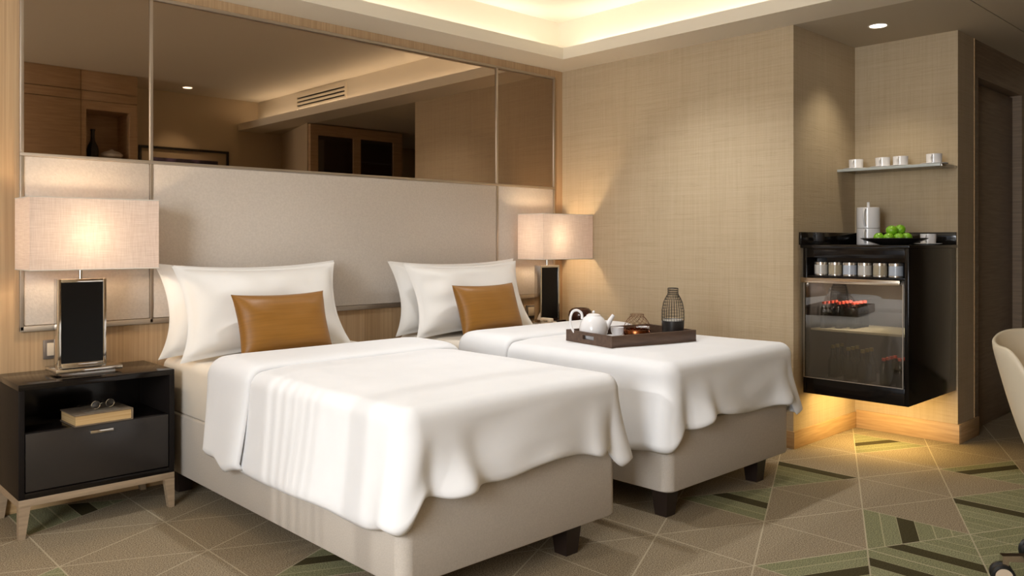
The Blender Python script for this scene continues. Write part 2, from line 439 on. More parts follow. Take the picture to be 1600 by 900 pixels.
# corridor door in its recess
dr = struct('door_1', B().box(5.63, 6.55, YC + .06, YC + .10, 0, 2.215, .002), 'walnut')
lk = B().lathe([(0, 0), (.032, 0), (.032, .008), (.026, .014), (0, .014)], n=24).box(-.008, .008, -.02, .02, .012, .03, .003)
lk.xf(Matrix.Translation((5.72, YC + .06, 1.03)) @ Matrix.Rotation(PI / 2, 4, 'X'))
tag(part('door_lock', lk, 'nickel', dr), 'round nickel lock with a turn piece')

# ------------------------------------------------------------------ headboard and mirror on the wall
XV = [.924, 1.482, 3.778, 4.344]; Z0, Z1, Z2 = .815, 1.588, 2.388
hb = thing('headboard', 'wide pale leather headboard in three panels with thin metal frames behind both beds', 'headboard', (2.63, YW, Z0))
for i in range(3):
    d = .015 if i == 1 else .011
    part('leather_panel', B().box(XV[i] + .008, XV[i + 1] - .008, YW - d, YW, Z0 + .01, Z1 - .008, .004), 'leather', hb)
for i in range(4):
    part('frame_upright', B().box(XV[i] - .008, XV[i] + .008, YW - .018, YW, Z0 - .012, Z1 - .008, .002), 'nickel', hb)
part('frame_rail', B().box(XV[0] - .008, XV[3] + .008, YW - .018, YW, Z0 - .018, Z0 + .008, .003), 'nickel', hb)
mr = thing('wall_mirror', 'bronze tinted mirror in three panes in thin metal frame above the headboard', 'mirror', (2.63, YW, Z1))
for i in range(3):
    part('mirror_pane', B().box(XV[i] + .008, XV[i + 1] - .008, YW - .009, YW, Z1 + .006, Z2 - .006), 'mirror', mr)
for i in range(4):
    part('frame_upright', B().box(XV[i] - .008, XV[i] + .008, YW - .018, YW, Z1 + .008, Z2 + .008, .002), 'nickel', mr)
part('frame_rail', B().box(XV[0] - .008, XV[3] + .008, YW - .018, YW, Z1 - .008, Z1 + .008, .003), 'nickel', mr)
part('frame_rail', B().box(XV[0] - .008, XV[3] + .008, YW - .018, YW, Z2 - .004, Z2 + .014, .003), 'nickel', mr)

# ------------------------------------------------------------------ beds
def rrect(x0, x1, y0, y1, r, n=8):
    pts = []
    for cx, cy, a0 in ((x1 - r, y1 - r, 0), (x0 + r, y1 - r, 90), (x0 + r, y0 + r, 180), (x1 - r, y0 + r, 270)):
        for i in range(n + 1):
            a = R(a0 + 90 * i / n); pts.append((cx + r * math.cos(a), cy + r * math.sin(a)))
    return pts
def cushion_block(x0, x1, y0, y1, z0, z1, r, e):
    b = B(); rows = []; n = 4
    rows.append([(p[0], p[1], z0) for p in rrect(x0 + .02, x1 - .02, y0 + .02, y1 - .02, max(r - .02, .01))])
    rows.append([(p[0], p[1], z0) for p in rrect(x0 + .004, x1 - .004, y0 + .004, y1 - .004, r)])
    rows.append([(p[0], p[1], z0 + .006) for p in rrect(x0, x1, y0, y1, r)])
    for i in range(n + 1):
        a = PI / 2 * i / n; q = e * (1 - math.cos(a))
        rows.append([(p[0], p[1], z1 - e + e * math.sin(a)) for p in rrect(x0 + q, x1 - q, y0 + q, y1 - q, max(r - q * .6, .012))])
    b.grid(rows, True); b.bm.faces.new([v for v in b.bm.verts][:len(rows[0])]); b.bm.faces.new([v for v in b.bm.verts][-len(rows[0]):]); return b

BED_W, BED_Y0, BED_Y1 = 1.05, 2.073, 4.07
def make_bed(x0, label):
    x1 = x0 + BED_W
    r = thing('bed', label, 'bed', ((x0 + x1) / 2, 3.07, 0), group=None)
    part('base', cushion_block(x0, x1, BED_Y0, BED_Y1, .12, .402, .045, .012), 'bed_fabric', r)
    part('mattress', cushion_block(x0 + .004, x1 - .004, BED_Y0 + .004, BED_Y1, .405, .645, .06, .045), 'sheet', r)
    for a, b_ in ((0, 0), (1, 0), (0, 1), (1, 1)):
        cx = x0 + .045 + .05 if a == 0 else x1 - .20
        if a == 0: cx = x0 + .03
        if a == 1: cx = x1 - .22
        cy = BED_Y0 + .075 if b_ == 0 else BED_Y1 - .1
        if a == 0: cx = x0 + .075
        part('leg', B().taper(cx, cy, 0, .12, .062, .085), 'leg_wood', r)
    return r
BX = (1.498, 2.893)
beds = [make_bed(BX[0], 'upholstered single bed nearest the camera, beside the black nightstand with the book'),
        make_bed(BX[1], 'upholstered single bed farther back, standing next to the beige right wall')]

def lerp(a, b, t): return a + (b - a) * t
def sst(a, b, x):
    t = max(0, min(1, (x - a) / (b - a))); return t * t * (3 - 2 * t)
def gs(x, m, s): return math.exp(-((x - m) / s) ** 2)
ZT = .674
def make_coverlet(x0, seed, label):
    """cloth over the mattress: rings from a centre spine to the edge, then a hanging skirt"""
    xl, xr, yf, yh = x0 - .012, x0 + BED_W + .012, BED_Y0 - .022, 3.43
    rc, re = .07, .055
    xc = (xl + xr) / 2; ysp = yf + (xr - xl) / 2
    pts = []  # (x, y, nx, ny, coordinate)
    L1 = yh - (yf + rc)
    for i in range(70):
        pts.append((xl, yh - L1 * i / 70, -1, 0))
    for i in range(25):
        a = R(180 + 90 * i / 25); pts.append((xl + rc + rc * math.cos(a), yf + rc + rc * math.sin(a), math.cos(a), math.sin(a)))
    L2 = (xr - xl) - 2 * rc
    for i in range(110): pts.append((xl + rc + L2 * i / 110, yf, 0, -1))
    for i in range(25):
        a = R(270 + 90 * i / 25); pts.append((xr - rc + rc * math.cos(a), yf + rc + rc * math.sin(a), math.cos(a), math.sin(a)))
    for i in range(71): pts.append((xr, yf + rc + L1 * i / 70, 1, 0))
    s = [0]
    for a, b in zip(pts, pts[1:]): s.append(s[-1] + math.hypot(a[0] - b[0], a[1] - b[1]))
    sA = L1 + rc * PI / 4; sB = L1 + rc * PI / 2 + L2 + rc * PI / 4; sC = s[-1]
    rows = []
    NT_, NE, NS = 16, 8, 26
    for k, (x, y, nx, ny) in enumerate(pts):
        q = s[k]; u = q - sA; w_ = q - sB          # signed distances past left / right corner
        onfoot = sst(-.02, .06, u) * (1 - sst(-.06, .02, w_))
        hem = lerp(.287 + .012 * math.sin(q * 7.3 + seed), .402 + .014 * math.sin(q * 9 + 1 + seed), onfoot)
        hem += .02 * gs(u, -.35, .2) * 0
        hem = lerp(hem, .300, gs(u, -.05, .07)); hem = lerp(hem, .315, gs(w_, .03, .055))
        hem += -.016 * gs(u, .14, .05) + .012 * gs(u, .3, .07) - .012 * gs(w_, -.14, .05)
        flare = lerp(.028, .012, onfoot) + .008 * math.sin(q * 6 + seed * 2)
        flare += .034 * gs(u, -.02, .06) - .018 * gs(u, .095, .032) + .046 * gs(u, .20, .06) + .012 * gs(u, .42, .1)
        flare += .062 * gs(w_, .035, .05) - .022 * gs(w_, -.055, .035) + .030 * gs(w_, -.15, .06) + .02 * gs(w_, .2, .1)
        flare += .016 * gs(u, -.55, .18) + .012 * math.sin((q - sA) * 11 + seed) * onfoot
        sp = Vector((xc, max(y, ysp), 0)); e = Vector((x - nx * re, y - ny * re, 0))
        row = []
        for t in range(NT_):
            p = sp.lerp(e, t / NT_); d = min(1, (1 - t / NT_) * 4)
            z = ZT + .010 * d + .006 * noise.noise(Vector((p.x * 2.2, p.y * 2.2, seed)))
            row.append((p.x, p.y, z))
        # crease softening the top edge near corners
        zt = ZT + .004 * noise.noise(Vector((x * 2.2, y * 2.2, seed)))
        for t in range(NE + 1):
            a = PI / 2 * t / NE
            row.append((e.x + nx * re * math.sin(a), e.y + ny * re * math.sin(a), zt - re * (1 - math.cos(a))))
        for t in range(1, NS + 1):
            h = t / NS; z = lerp(zt - re, hem, h)
            o = flare * (h ** 1.25) 
            o += .006 * math.sin(h * 5 + q * 13 + seed) * h * onfoot
            o += .022 * noise.noise(Vector((q * 3.2 + h * .8, h * 1.6, seed * 3))) * h ** .7 * lerp(.45, 1, onfoot)
            o -= .03 * sst(.93, 1.0, h) * (.3 + gs(u, -.03, .08) + gs(w_, .03, .06))      # hem rolls inwards
            # folds drag sideways a little as they fall
            row.append((x + nx * o + .02 * h * gs(u, .2, .08) * (1 if ny < -.5 else 0), y + ny * o, z))
        rows.append(row)
    b = B().grid(rows)
    bmesh.ops.remove_doubles(b.bm, verts=b.bm.verts[:], dist=.0008)
    cx = (x0 + x0 + BED_W) / 2
    root = thing('coverlet', label, 'coverlet', (cx, 2.75, ZT))
    o = part('cloth', b, 'linen', root, ang=80)
    md = o.modifiers.new('thickness', 'SOLIDIFY'); md.thickness = .012; md.offset = 0
    # folded back band at the head end
    ya, yb = 3.06, 3.45
    prof = []
    for t in range(NS, 0, -1): prof.append(('s', -1, t / NS))
    for t in range(NE, -1, -1): prof.append(('e', -1, t / NE))
    for t in range(1, 30): prof.append(('t', 0, t / 30))
    for t in range(NE + 1): prof.append(('e', 1, t / NE))
    for t in range(1, NS + 1): prof.append(('s', 1, t / NS))
    rows = []; NY = 28
    for i in range(NY + 1):
        v = i / NY; y = lerp(ya, yb, v)
        d = .006 + .030 * (max(0, 1 - abs(2 * v - 1) ** 5)) ** .5
        row = []
        for kind, sd, t in prof:
            if kind == 't': p = (lerp(xl + re, xr - re, t), y, ZT + .006 + d)
            elif kind == 'e':
                a = PI / 2 * t; ex = (xl + re) if sd < 0 else (xr - re)
                p = (ex + sd * (re + d * .8) * math.sin(a), y, ZT - re + (re + d) * math.cos(a) + .004)
            else:
                hem = .278 + .02 * (1 - sst(0, .22, v)) * 0 + .014 * math.sin(v * 9 + seed) + .02 * sst(.75, 1, v)
                o = .030 * t ** 1.3 + .012 * math.sin(v * 5 + 1) * t + d * .8 - .02 * sst(.93, 1, t)
                ex = xl if sd < 0 else xr
                p = (ex + sd * o, y + .03 * t * (v - .3) * -1 + .02 * t, lerp(ZT - re, hem, t))
            row.append(p)
        rows.append(row)
    b = B().grid(rows)
    f = part('fold_over', b, 'linen', root, ang=80)
    md = f.modifiers.new('thickness', 'SOLIDIFY'); md.thickness = .010; md.offset = -1
    return root
make_coverlet(BX[0], 1.3, 'white coverlet folded back on the near bed')
make_coverlet(BX[1], 4.1, 'white coverlet folded back on the far bed, carrying the tea tray')

def pillow_mesh(w_, h, t, c=.10, seed=0, n=56, wr=1):
    b = B()
    for sd in (1, -1):
        rows = []
        for i in range(n + 1):
            row = []
            for j in range(n + 1):
                u = 2 * j / n - 1; v = 2 * i / n - 1
                x = w_ / 2 * u * (1 - c * (1 - v * v) * abs(u) ** 2)
                y = h / 2 * v * (1 - c * 1.3 * (1 - u * u) * abs(v) ** 2)
                if v < 0: x *= 1 + .05 * v * v * (1 if wr == 1 else 0)
                fl = .95 if wr == 1 else 1.0
                us, vs_ = min(1, abs(u) / fl), min(1, abs(v) / (fl - .03 if wr == 1 else 1))
                k = max(0, (1 - us ** 4)) ** .7 * max(0, (1 - vs_ ** 4)) ** .7
                z = sd * (t / 2 * k + .004)
                ww = noise.noise(Vector((u * 2.1 + seed, v * 2.1, seed))) * .02 * k * wr
                ww += .006 * math.sin(9 * math.atan2(v, u + .001) + seed) * k * (u * u + v * v) * .5 * wr
                if abs(u) == 1 or abs(v) == 1: z = 0
                row.append((x, y, z + ww * (sd > 0)))
            rows.append(row)
        b.grid(rows)
    bmesh.ops.remove_doubles(b.bm, verts=b.bm.verts[:], dist=.0005)
    return b
def pillow(name, label, m, xa, xb, yb, yt, zb, zt, t, seed, group=None, roll=0, c=.10, yawd=0, wr=1):
    h = math.hypot(yt - yb, zt - zb)
    b = pillow_mesh(xb - xa, h, t, c, seed, 56, wr)
    tilt = math.atan2(zt - zb, yt - yb)
    o = part(name, b, m, ang=80)
    o.matrix_world = Matrix.Translation(((xa + xb) / 2, (yb + yt) / 2, (zb + zt) / 2)) @ Matrix.Rotation(R(yawd), 4, 'Z') @ Matrix.Rotation(tilt, 4, 'X') @ Matrix.Rotation(R(roll), 4, 'Z')
    return tag(o, label, 'pillow' if 'gold' not in label else 'cushion', group)
pillow('pillow', 'rear white pillow leaning on the headboard of the near bed', 'satin_white', 1.455, 2.44, 3.90, 4.02, .648, 1.095, .15, 1)
pillow('pillow', 'front white pillow behind the gold cushion on the near bed', 'satin_white', 1.475, 2.345, 3.70, 3.86, .648, 1.09, .17, 2.2)
pillow('cushion', 'small gold satin cushion leaning on the pillows of the near bed', 'gold', 1.655, 2.135, 3.515, 3.62, .66, .955, .13, 3.1, c=.07, wr=.25)
pillow('pillow', 'rear white pillow leaning on the headboard of the far bed', 'satin_white', 2.80, 3.83, 3.90, 4.02, .648, 1.085, .15, 4.7)
pillow('pillow', 'front white pillow behind the gold cushion on the far bed', 'satin_white', 2.795, 3.70, 3.70, 3.86, .648, 1.075, .17, 5.9)
pillow('cushion', 'small gold satin cushion leaning on the pillows of the far bed', 'gold', 2.965, 3.44, 3.515, 3.62, .66, .95, .13, 6.3, c=.07, wr=.25)

# ------------------------------------------------------------------ nightstands
def make_nightstand(x0, x1, label):
    y0, y1, zb, zt = 3.742, 4.125, .158, .622
    r = thing('nightstand', label, 'nightstand', ((x0 + x1) / 2, 3.93, 0))
    part('top', B().box(x0, x1, y0, y1, .598, zt, .002), 'black_gloss', r)
    part('side_panel', B().box(x0, x0 + .022, y0, y1, zb, .598, .0015), 'black_matte', r)
    part('side_panel', B().box(x1 - .022, x1, y0, y1, zb, .598, .0015), 'black_matte', r)
    part('back_panel', B().box(x0 + .022, x1 - .022, y1 - .012, y1, zb, .598), 'black_gloss', r)
    part('bottom_panel', B().box(x0 + .022, x1 - .022, y0, y1 - .012, zb, .182, .0015), 'black_gloss', r)
    part('shelf', B().box(x0 + .022, x1 - .022, y0 + .03, y1 - .012, .405, .421, .001), 'black_gloss', r)
    d = part('drawer', B().box(x0 + .026, x1 - .026, y0 + .004, y0 + .03, .186, .4205, .0015), 'black_satin', r)
    cx = (x0 + x1) / 2 
    part('handle', B().box(cx - .046, cx + .046, y0 - .014, y0 + .004, .388, .400, .0015), 'chrome', d)
    part('leg_frame', B().box(x0, x1, y0, y0 + .022, .128, zb, .0015).box(x0, x1, y1 - .022, y1, .128, zb, .0015).box(x0, x0 + .022, y0 + .022, y1 - .022, .128, zb).box(x1 - .022, x1, y0 + .022, y1 - .022, .128, zb), 'oak_rail', r)
    for a in (0, 1):
        for c in (0, 1):
            ox = x0 if a == 0 else x1; sx = 1 if a == 0 else -1
            b = B(); ya, yb_ = (y0, y0 + .03) if c == 0 else (y1 - .03, y1)
            b.prism([(ox, 0), (ox + sx * .024, 0), (ox + sx * .044, .130), (ox, .130)], ya, yb_, 'y')
            part('leg', b, 'oak_rail', r)
    return r
make_nightstand(.826, 1.446, 'black lacquer nightstand with an open shelf and drawer left of the near bed')
make_nightstand(3.958, 4.43, 'black lacquer nightstand mostly hidden between the far bed and the right wall')

# ------------------------------------------------------------------ table lamps
def make_lamp(xa, xb, xs0, xs1, label, energy, fy=.105):
    ya, yb, z0, z1 = 3.83, 4.075, 1.079, 1.387; yc = (ya + yb) / 2; xc = (xa + xb) / 2
    r = thing('table_lamp', label, 'lamp', (xc, yc, .622))
    # foot plate, tilted panel base in a chrome frame, stem, bulb, linen shade
    part('foot', B().box(xs0 - .025, xs1 + .045, yc - fy, yc + .07, .634, .652, .002).box(xs0 + .0, xs1 + .02, yc - fy + .02, yc + .045, .6225, .637), 'chrome', r)
    t = .014
    fr = B().box(xs0, xs0 + t, yc - .03, yc + .03, .652, 1.036, .002).box(xs1 - t, xs1, yc - .03, yc + .03, .652, 1.036, .002)
    fr.box(xs0 + t, xs1 - t, yc - .03, yc + .03, 1.020, 1.036, .002).box(xs0 + t, xs1 - t, yc - .03, yc + .03, .652, .668, .002)
    part('base_frame', fr, 'chrome', r)
    part('black_panel', B().box(xs0 + t, xs1 - t, yc - .024, yc + .024, .668, 1.020), 'black_glass', r)
    xm = (xs0 + xs1) / 2
    part('stem', B().cyl(xm, yc, 1.036, 1.16, .009).cyl(xm, yc, 1.15, 1.19, .017), 'chrome', r)
    part('bulb', B().sphere(xm, yc, 1.222, .018, 1, 1, 1.5), 'bulb', r)
    th = .003; sh = B()
    o_ = [(xa, ya), (xb, ya), (xb, yb), (xa, yb)]; i_ = [(xa + th, ya + th), (xb - th, ya + th), (xb - th, yb - th), (xa + th, yb - th)]
    for k in range(4):
        p, q = o_[k], o_[(k + 1) % 4]; v = [sh.bm.verts.new((*p, z0)), sh.bm.verts.new((*q, z0)), sh.bm.verts.new((*q, z1)), sh.bm.verts.new((*p, z1))]; sh.bm.faces.new(v)
    part('shade', sh, 'shade', r)
    for z in (z0, z1): part('shade_wire', B().tube([(*p, z) for p in o_], .0024, 4, True), 'white_paint', r)
    part('shade_spider', B().tube([(xa, yc, z1 - .01), (xb, yc, z1 - .01)], .003, 6).tube([(xm, yc, 1.19), (xm, yc, z1 - .01)], .003, 6), 'chrome', r)
    lt = light('lamp_bulb_light', 'POINT', (xm, yc, 1.225), energy, WARM, shadow_soft_size=.03)
    return r
make_lamp(.886, 1.409, 1.015, 1.213, 'table lamp with wide linen box shade on the nightstand left of the near bed', 11.5)
make_lamp(3.927, 4.432, 3.995, 4.185, 'table lamp with linen box shade in the corner by the right wall', 11.5, .05)

# ------------------------------------------------------------------ nightstand contents
bk = thing('book', 'thick worn book lying under the glasses in the near nightstand shelf', 'book', (1.15, 3.83, .4215), R(2))
part('pages', B().box(-.118, .108, -.085, .095, .006, .044), 'pages', bk, False)
part('back_cover', B().box(-.122, .116, -.088, .1, 0, .005, .001), 'cover_paper', bk, False)
part('front_cover', B().box(-.122, .116, -.088, .1, .045, .050, .001), 'cover_paper', bk, False)
part('spine', B().box(.109, .116, -.088, .1, .005, .045, .001), 'cover_paper', bk, False)
part('cover_label', B().box(-.07, .07, -.07, .0, .0501, .0506), 'label_paper', bk, False)
gl = thing('eyeglasses', 'thin wire eyeglasses lying on the book', 'glasses', (1.165, 3.815, .4732), R(12))
fr = B()
for sx in (-1, 1):
    fr.tube([(sx * .032 + .019 * math.cos(2 * PI * i / 24), 0, .019 + .017 * math.sin(2 * PI * i / 24)) for i in range(24)], .0017, 6, True)
fr.tube([(-.013, 0, .022), (0, -.002, .026), (.013, 0, .022)], .0015, 6)
part('frame', fr, 'chrome', gl, False)
for sx in (-1, 1):
    part('lens', B().lathe([(0, -.0004), (.0175, -.0004), (.0175, .0004), (0, .0004)], n=24).xf(Matrix.Translation((sx * .032, 0, .019)) @ Matrix.Rotation(PI / 2, 4, 'X')), 'lens', gl, False)
    part('temple', B().tube([(sx * .051, 0, .024), (sx * .053, .05, .016), (sx * .055, .09, .012), (sx * .055, .105, .006), (sx * .054, .115, .004)], .001, 6), 'chrome', gl, False)

# far nightstand: cream telephone and brown bowl
ph = thing('telephone', 'low cream telephone lying on the far nightstand beside the pillows', 'telephone', (4.0, 3.846, .6222))
part('body', B().box(-.040, .040, -.048, .048, 0, .036, .012, 3), 'plastic_cream', ph, False)
part('handset', B().box(-.040, -.006, -.05, .05, .044, .062, .008, 3).box(-.041, -.005, -.05, -.02, .034, .056, .008, 3).box(-.041, -.005, .02, .05, .034, .056, .008, 3), 'plastic_cream', ph, False)
part('keypad', B().box(.002, .034, -.036, .036, .0362, .038, .001), 'plastic_grey', ph, False)
bw = B().lathe([(0, 0), (.05, 0), (.075, .025), (.084, .06), (.078, .09), (.06, .108), (.05, .11), (.048, .106), (.06, .095), (.07, .06), (.06, .03), (0, .015)], n=36)
one('bowl', bw, 'brown_gloss', 'dark brown rounded bowl on the far nightstand by the lamp', 'bowl', (4.31, 3.84, .6222))

# wall switches and socket
sw = thing('light_switch', 'cream light switch in a grey frame beside the near table lamp', 'switch', (1.052, YW, .712))
part('frame', B().box(1.010, 1.094, YW - .012, YW, .668, .755, .003), 'plastic_grey', sw)
part('rocker', B().box(1.024, 1.080, YW - .017, YW - .012, .683, .741, .002), 'plastic_cream', sw)
so = thing('wall_socket', 'power socket and switch plate beside the far table lamp', 'socket', (4.14, YW, .70))
part('frame', B().box(4.062, 4.222, YW - .012, YW, .655, .748, .003), 'plastic_grey', so)
part('rocker', B().box(4.076, 4.136, YW - .017, YW - .012, .672, .733, .002), 'plastic_cream', so)
sk = B().box(4.148, 4.208, YW - .016, YW - .012, .672, .733, .002)
part('socket_plate', sk, 'plastic_cream', so)
rg = B().lathe([(.021, 0), (.024, .0), (.024, .003), (.021, .003), (.021, 0)], n=24).xf(Matrix.Translation((4.178, YW - .016, .7025)) @ Matrix.Rotation(PI / 2, 4, 'X'))
part('socket_ring', rg, 'plastic_cream', so)
part('socket_recess', B().lathe([(0, 0), (.021, 0), (.021, .0008), (0, .0008)], n=24).xf(Matrix.Translation((4.178, YW - .016, .7025)) @ Matrix.Rotation(PI / 2, 4, 'X')), 'plastic_grey', so)

# ------------------------------------------------------------------ tea tray on the far bed
TZ = ZT + .016; TA = R(-11.8)
tr = thing('serving_tray', 'dark walnut tray with slot handles on the far bed', 'tray', (3.337, 2.627, TZ), TA)
hw, hd, t, hh = .274, .188, .012, .058
part('bottom', B().box(-hw, hw, -hd, hd, 0, .010), 'tray', tr, False)
part('side', B().box(-hw, hw, -hd, -hd + t, .010, hh, .0015), 'tray', tr, False)
part('side', B().box(-hw, hw, hd - t, hd, .010, hh, .0015), 'tray', tr, False)
for sx in (-1, 1):
    xa, xb = (-hw, -hw + t) if sx < 0 else (hw - t, hw)
    e = B().box(xa, xb, -hd + t, -.045, .010, hh).box(xa, xb, .045, hd - t, .010, hh).box(xa, xb, -.045, .045, .010, .022).box(xa, xb, -.045, .045, .042, hh)
    part('handle_side', e, 'tray', tr, False)
TB = TZ + .0105
def place(px_lat, depth, z=TB):      # metres right of / in front of the photograph's viewpoint, used once to read positions off
    return (round(.6888 * depth + .7250 * px_lat, 3), round(.7250 * depth - .6888 * px_lat, 3), z)
AX = math.atan2(-.6888, .7250)
tp = thing('teapot', 'round white teapot with loop handle on the tray', 'teapot', (3.17, 2.735, TB), AX)
body = [(0, 0), (.048, 0), (.062, .012), (.072, .038), (.073, .06), (.066, .088), (.05, .112), (.036, .122)]
part('body', B().lathe(body + [(.034, .120), (.034, .118)], n=40), 'ceramic', tp, False)
ld = part('lid', B().lathe([(.037, .121), (.036, .126), (.024, .132), (0, .135)], n=32), 'ceramic', tp, False)
part('knob', B().sphere(0, 0, .141, .007), 'ceramic', ld, False)
part('spout', B().tube([(.058, 0, .055), (.072, 0, .075), (.088, 0, .105), (.102, 0, .126)], [.018, .015, .011, .009], 14), 'ceramic', tp, False)
part('handle', B().tube(smooth([(-.058 - .0, 0, .105), (-.062, 0, .135), (-.085, 0, .150), (-.108, 0, .140), (-.118, 0, .105), (-.112, 0, .065), (-.095, 0, .035), (-.070, 0, .028)]), .0065, 10), 'ceramic', tp, False)
def cup_meshes(r=.036, h=.05, ribs=False):
    return B().lathe([(0, .002), (r * .55, .002), (r * .6, 0), (r * .62, .004), (r * .9, h * .5), (r, h), (r * .95, h), (r * .84, h * .5), (r * .5, .008), (0, .008)], n=32)
for i, (x, y, lb) in enumerate([(3.335, 2.715, 'white teacup on saucer between teapot and copper lantern'), (3.455, 2.64, 'white teacup on saucer behind the copper lantern')]):
    one('saucer', B().lathe([(0, 0), (.03, 0), (.062, .008), (.062, .0095), (.03, .003), (0, .003)], n=36), 'ceramic', 'white saucer under the cup ' + ('beside the teapot' if i == 0 else 'behind the copper lantern'), 'saucer', (x, y, TB))
    one('teacup', cup_meshes(), 'ceramic', lb, 'cup', (x, y, TB + .0035))
def lantern(name, label, loc, prof, base_prof, mw, mb, nv, rings, r, glassy=False, diag=False):
    L = thing(name, label, 'lantern', loc)
    part('base', B().lathe(base_prof, n=36), mb, L, False)
    def rad(z):
        for (r0, z0), (r1, z1) in zip(prof, prof[1:]):
            if z0 <= z <= z1:
                tt = (z - z0) / (z1 - z0 + 1e-9); return r0 + (r1 - r0) * tt
        return prof[-1][0]
    wb = B(); za, zb = prof[0][1], prof[-1][1]; N = 22
    for i in range(nv):
        for sg in ((1, -1) if diag else (0,)):
            wb.tube([(rad(lerp(za, zb, j / N)) * math.cos(2 * PI * i / nv + sg * 1.6 * j / N), rad(lerp(za, zb, j / N)) * math.sin(2 * PI * i / nv + sg * 1.6 * j / N), lerp(za, zb, j / N)) for j in range(N + 1)], r, 4)
    for z in rings:
        wb.tube([(rad(z) * math.cos(2 * PI * q / 36), rad(z) * math.sin(2 * PI * q / 36), z) for q in range(36)], r * (1.2 if z == rings[-1] else 1), 4, True)
    part('wire_cage', wb, mw, L, False)
    return L
lantern('lantern', 'low copper wire lantern with round bowl base on the tray', (3.331, 2.583, TB),
        [(.068, .052), (.066, .070), (.058, .090), (.045, .108), (.035, .119), (.034, .130)],
        [(0, 0), (.05, 0), (.066, .012), (.071, .028), (.070, .045), (.067, .054), (.064, .054), (.066, .044), (.066, .028), (.06, .014), (0, .006)], 'copper_wire', 'copper', 13, [.052, .118, .130], .0007, diag=True)
bl = lantern('lantern', 'tall black wire lantern with solid base on the tray', (3.555, 2.522, TB),
        [(.0575, .086), (.0585, .10), (.057, .14), (.05, .18), (.038, .208), (.028, .222), (.0265, .232), (.0265, .256)],
        [(0, 0), (.05, 0), (.054, .012), (.057, .04), (.0585, .086), (.055, .086), (.053, .02), (0, .012)], 'black_wire', 'black_satin', 26, [.086, .102, .118, .134, .150, .166, .182, .197, .210, .222, .232, .244, .256], .0011)
part('glass_cup', B().lathe([(.046, .03), (.050, .095), (.052, .095), (.048, .03)], n=30), 'white_paint', bl, False)

# ------------------------------------------------------------------ minibar
CX, CY0, CY1, CZ0, CZ1, CB = 4.53, 1.705, 2.298, .318, 1.162, 5.245
mb = thing('minibar', 'black floating minibar cabinet with glass cooler door in the niche', 'cabinet', (4.9, 2.0, CZ0))
th = .022
part('side_panel', B().box(CX, CB, CY0, CY0 + th, CZ0, CZ1, .002), 'black_gloss', mb)
part('side_panel', B().box(CX, CB, CY1 - th, CY1, CZ0, CZ1, .002), 'black_gloss', mb)
part('top_rail', B().box(CX, CX + .03, CY0 + th, CY1 - th, 1.108, CZ1, .001).box(CX + .03, CB, CY0 + th, CY1 - th, CZ1 - .012, CZ1), 'black_gloss', mb)
part('shelf', B().box(CX, CB - .25, CY0 + th, CY1 - th, .992, 1.004, .001), 'black_gloss', mb)
part('back_panel', B().box(CB - .02, CB, CY0 + th, CY1 - th, CZ0, CZ1 - .012), 'black_gloss', mb)
part('shelf_back', B().box(CX + .13, CX + .14, CY0 + th, CY1 - th, 1.004, CZ1 - .012), 'black_gloss', mb)
part('bottom_rail', B().box(CX, CX + .03, CY0 + th, CY1 - th, CZ0, .412, .001).box(CX + .03, CB - .02, CY0 + th, CY1 - th, CZ0, CZ0 + .02), 'black_gloss', mb)
part('cooler_liner', B().box(CX + .03, CB - .04, CY0 + th, CY0 + th + .008, .400, .985).box(CX + .03, CB - .04, CY1 - th - .008, CY1 - th, .400, .985).box(CX + .5, CX + .51, CY0 + .03, CY1 - .03, .40, .985).box(CX + .03, CB - .04, CY0 + .03, CY1 - .03, .392, .400).box(CX + .03, CB - .04, CY0 + .03, CY1 - .03, .98, .988), 'fridge_inside', mb)
dg = part('door', B().box(CX - .010, CX - .004, CY0 + .028, CY1 - .012, .415, .966), 'cooler_glass', mb)
part('door_trim', B().box(CX - .011, CX - .003, CY0 + .024, CY0 + .028, .411, .97).box(CX - .011, CX - .003, CY1 - .012, CY1 - .008, .411, .97).box(CX - .011, CX - .003, CY0 + .028, CY1 - .012, .411, .415), 'nickel', dg)
part('handle_bar', B().box(CX - .03, CX - .006, CY0 + .036, CY1 + .002, .962, .991, .002), 'steel', dg)
wire = B()
for k in range(30):
    y = lerp(CY0 + .04, CY1 - .035, k / 29); wire.box(CX + .04, CX + .46, y - .0018, y + .0018, .690, .694)
for k in range(12):
    x = lerp(CX + .04, CX + .46, k / 11); wire.box(x - .0022, x + .0022, CY0 + .035, CY1 - .03, .686, .690)
wire.box(CX + .035, CX + .043, CY0 + .035, CY1 - .03, .684, .696)
part('wire_shelf', wire, 'shelf_wire', mb)
light('cooler_lamp', 'AREA', (CX + .2, 2.0, .975), 4, (1, .95, .9), rot=(0, 0, 0), shape='RECTANGLE', size=.1, size_y=.3)
wt = thing('worktop', 'polished black stone worktop with upstand over the minibar', 'worktop', (4.9, 2.0, CZ1))
part('slab', B().box(CX - .004, XN, CY0 - .004, YN, CZ1 + .0005, 1.180, .0015), 'counter', wt)
part('upstand', B().box(CX - .02, XN, YN - .014, YN, 1.180, 1.255, .0015), 'counter', wt)
part('upstand', B().box(XN - .016, XN, CY0, YN - .014, 1.180, 1.255, .0015), 'counter', wt)

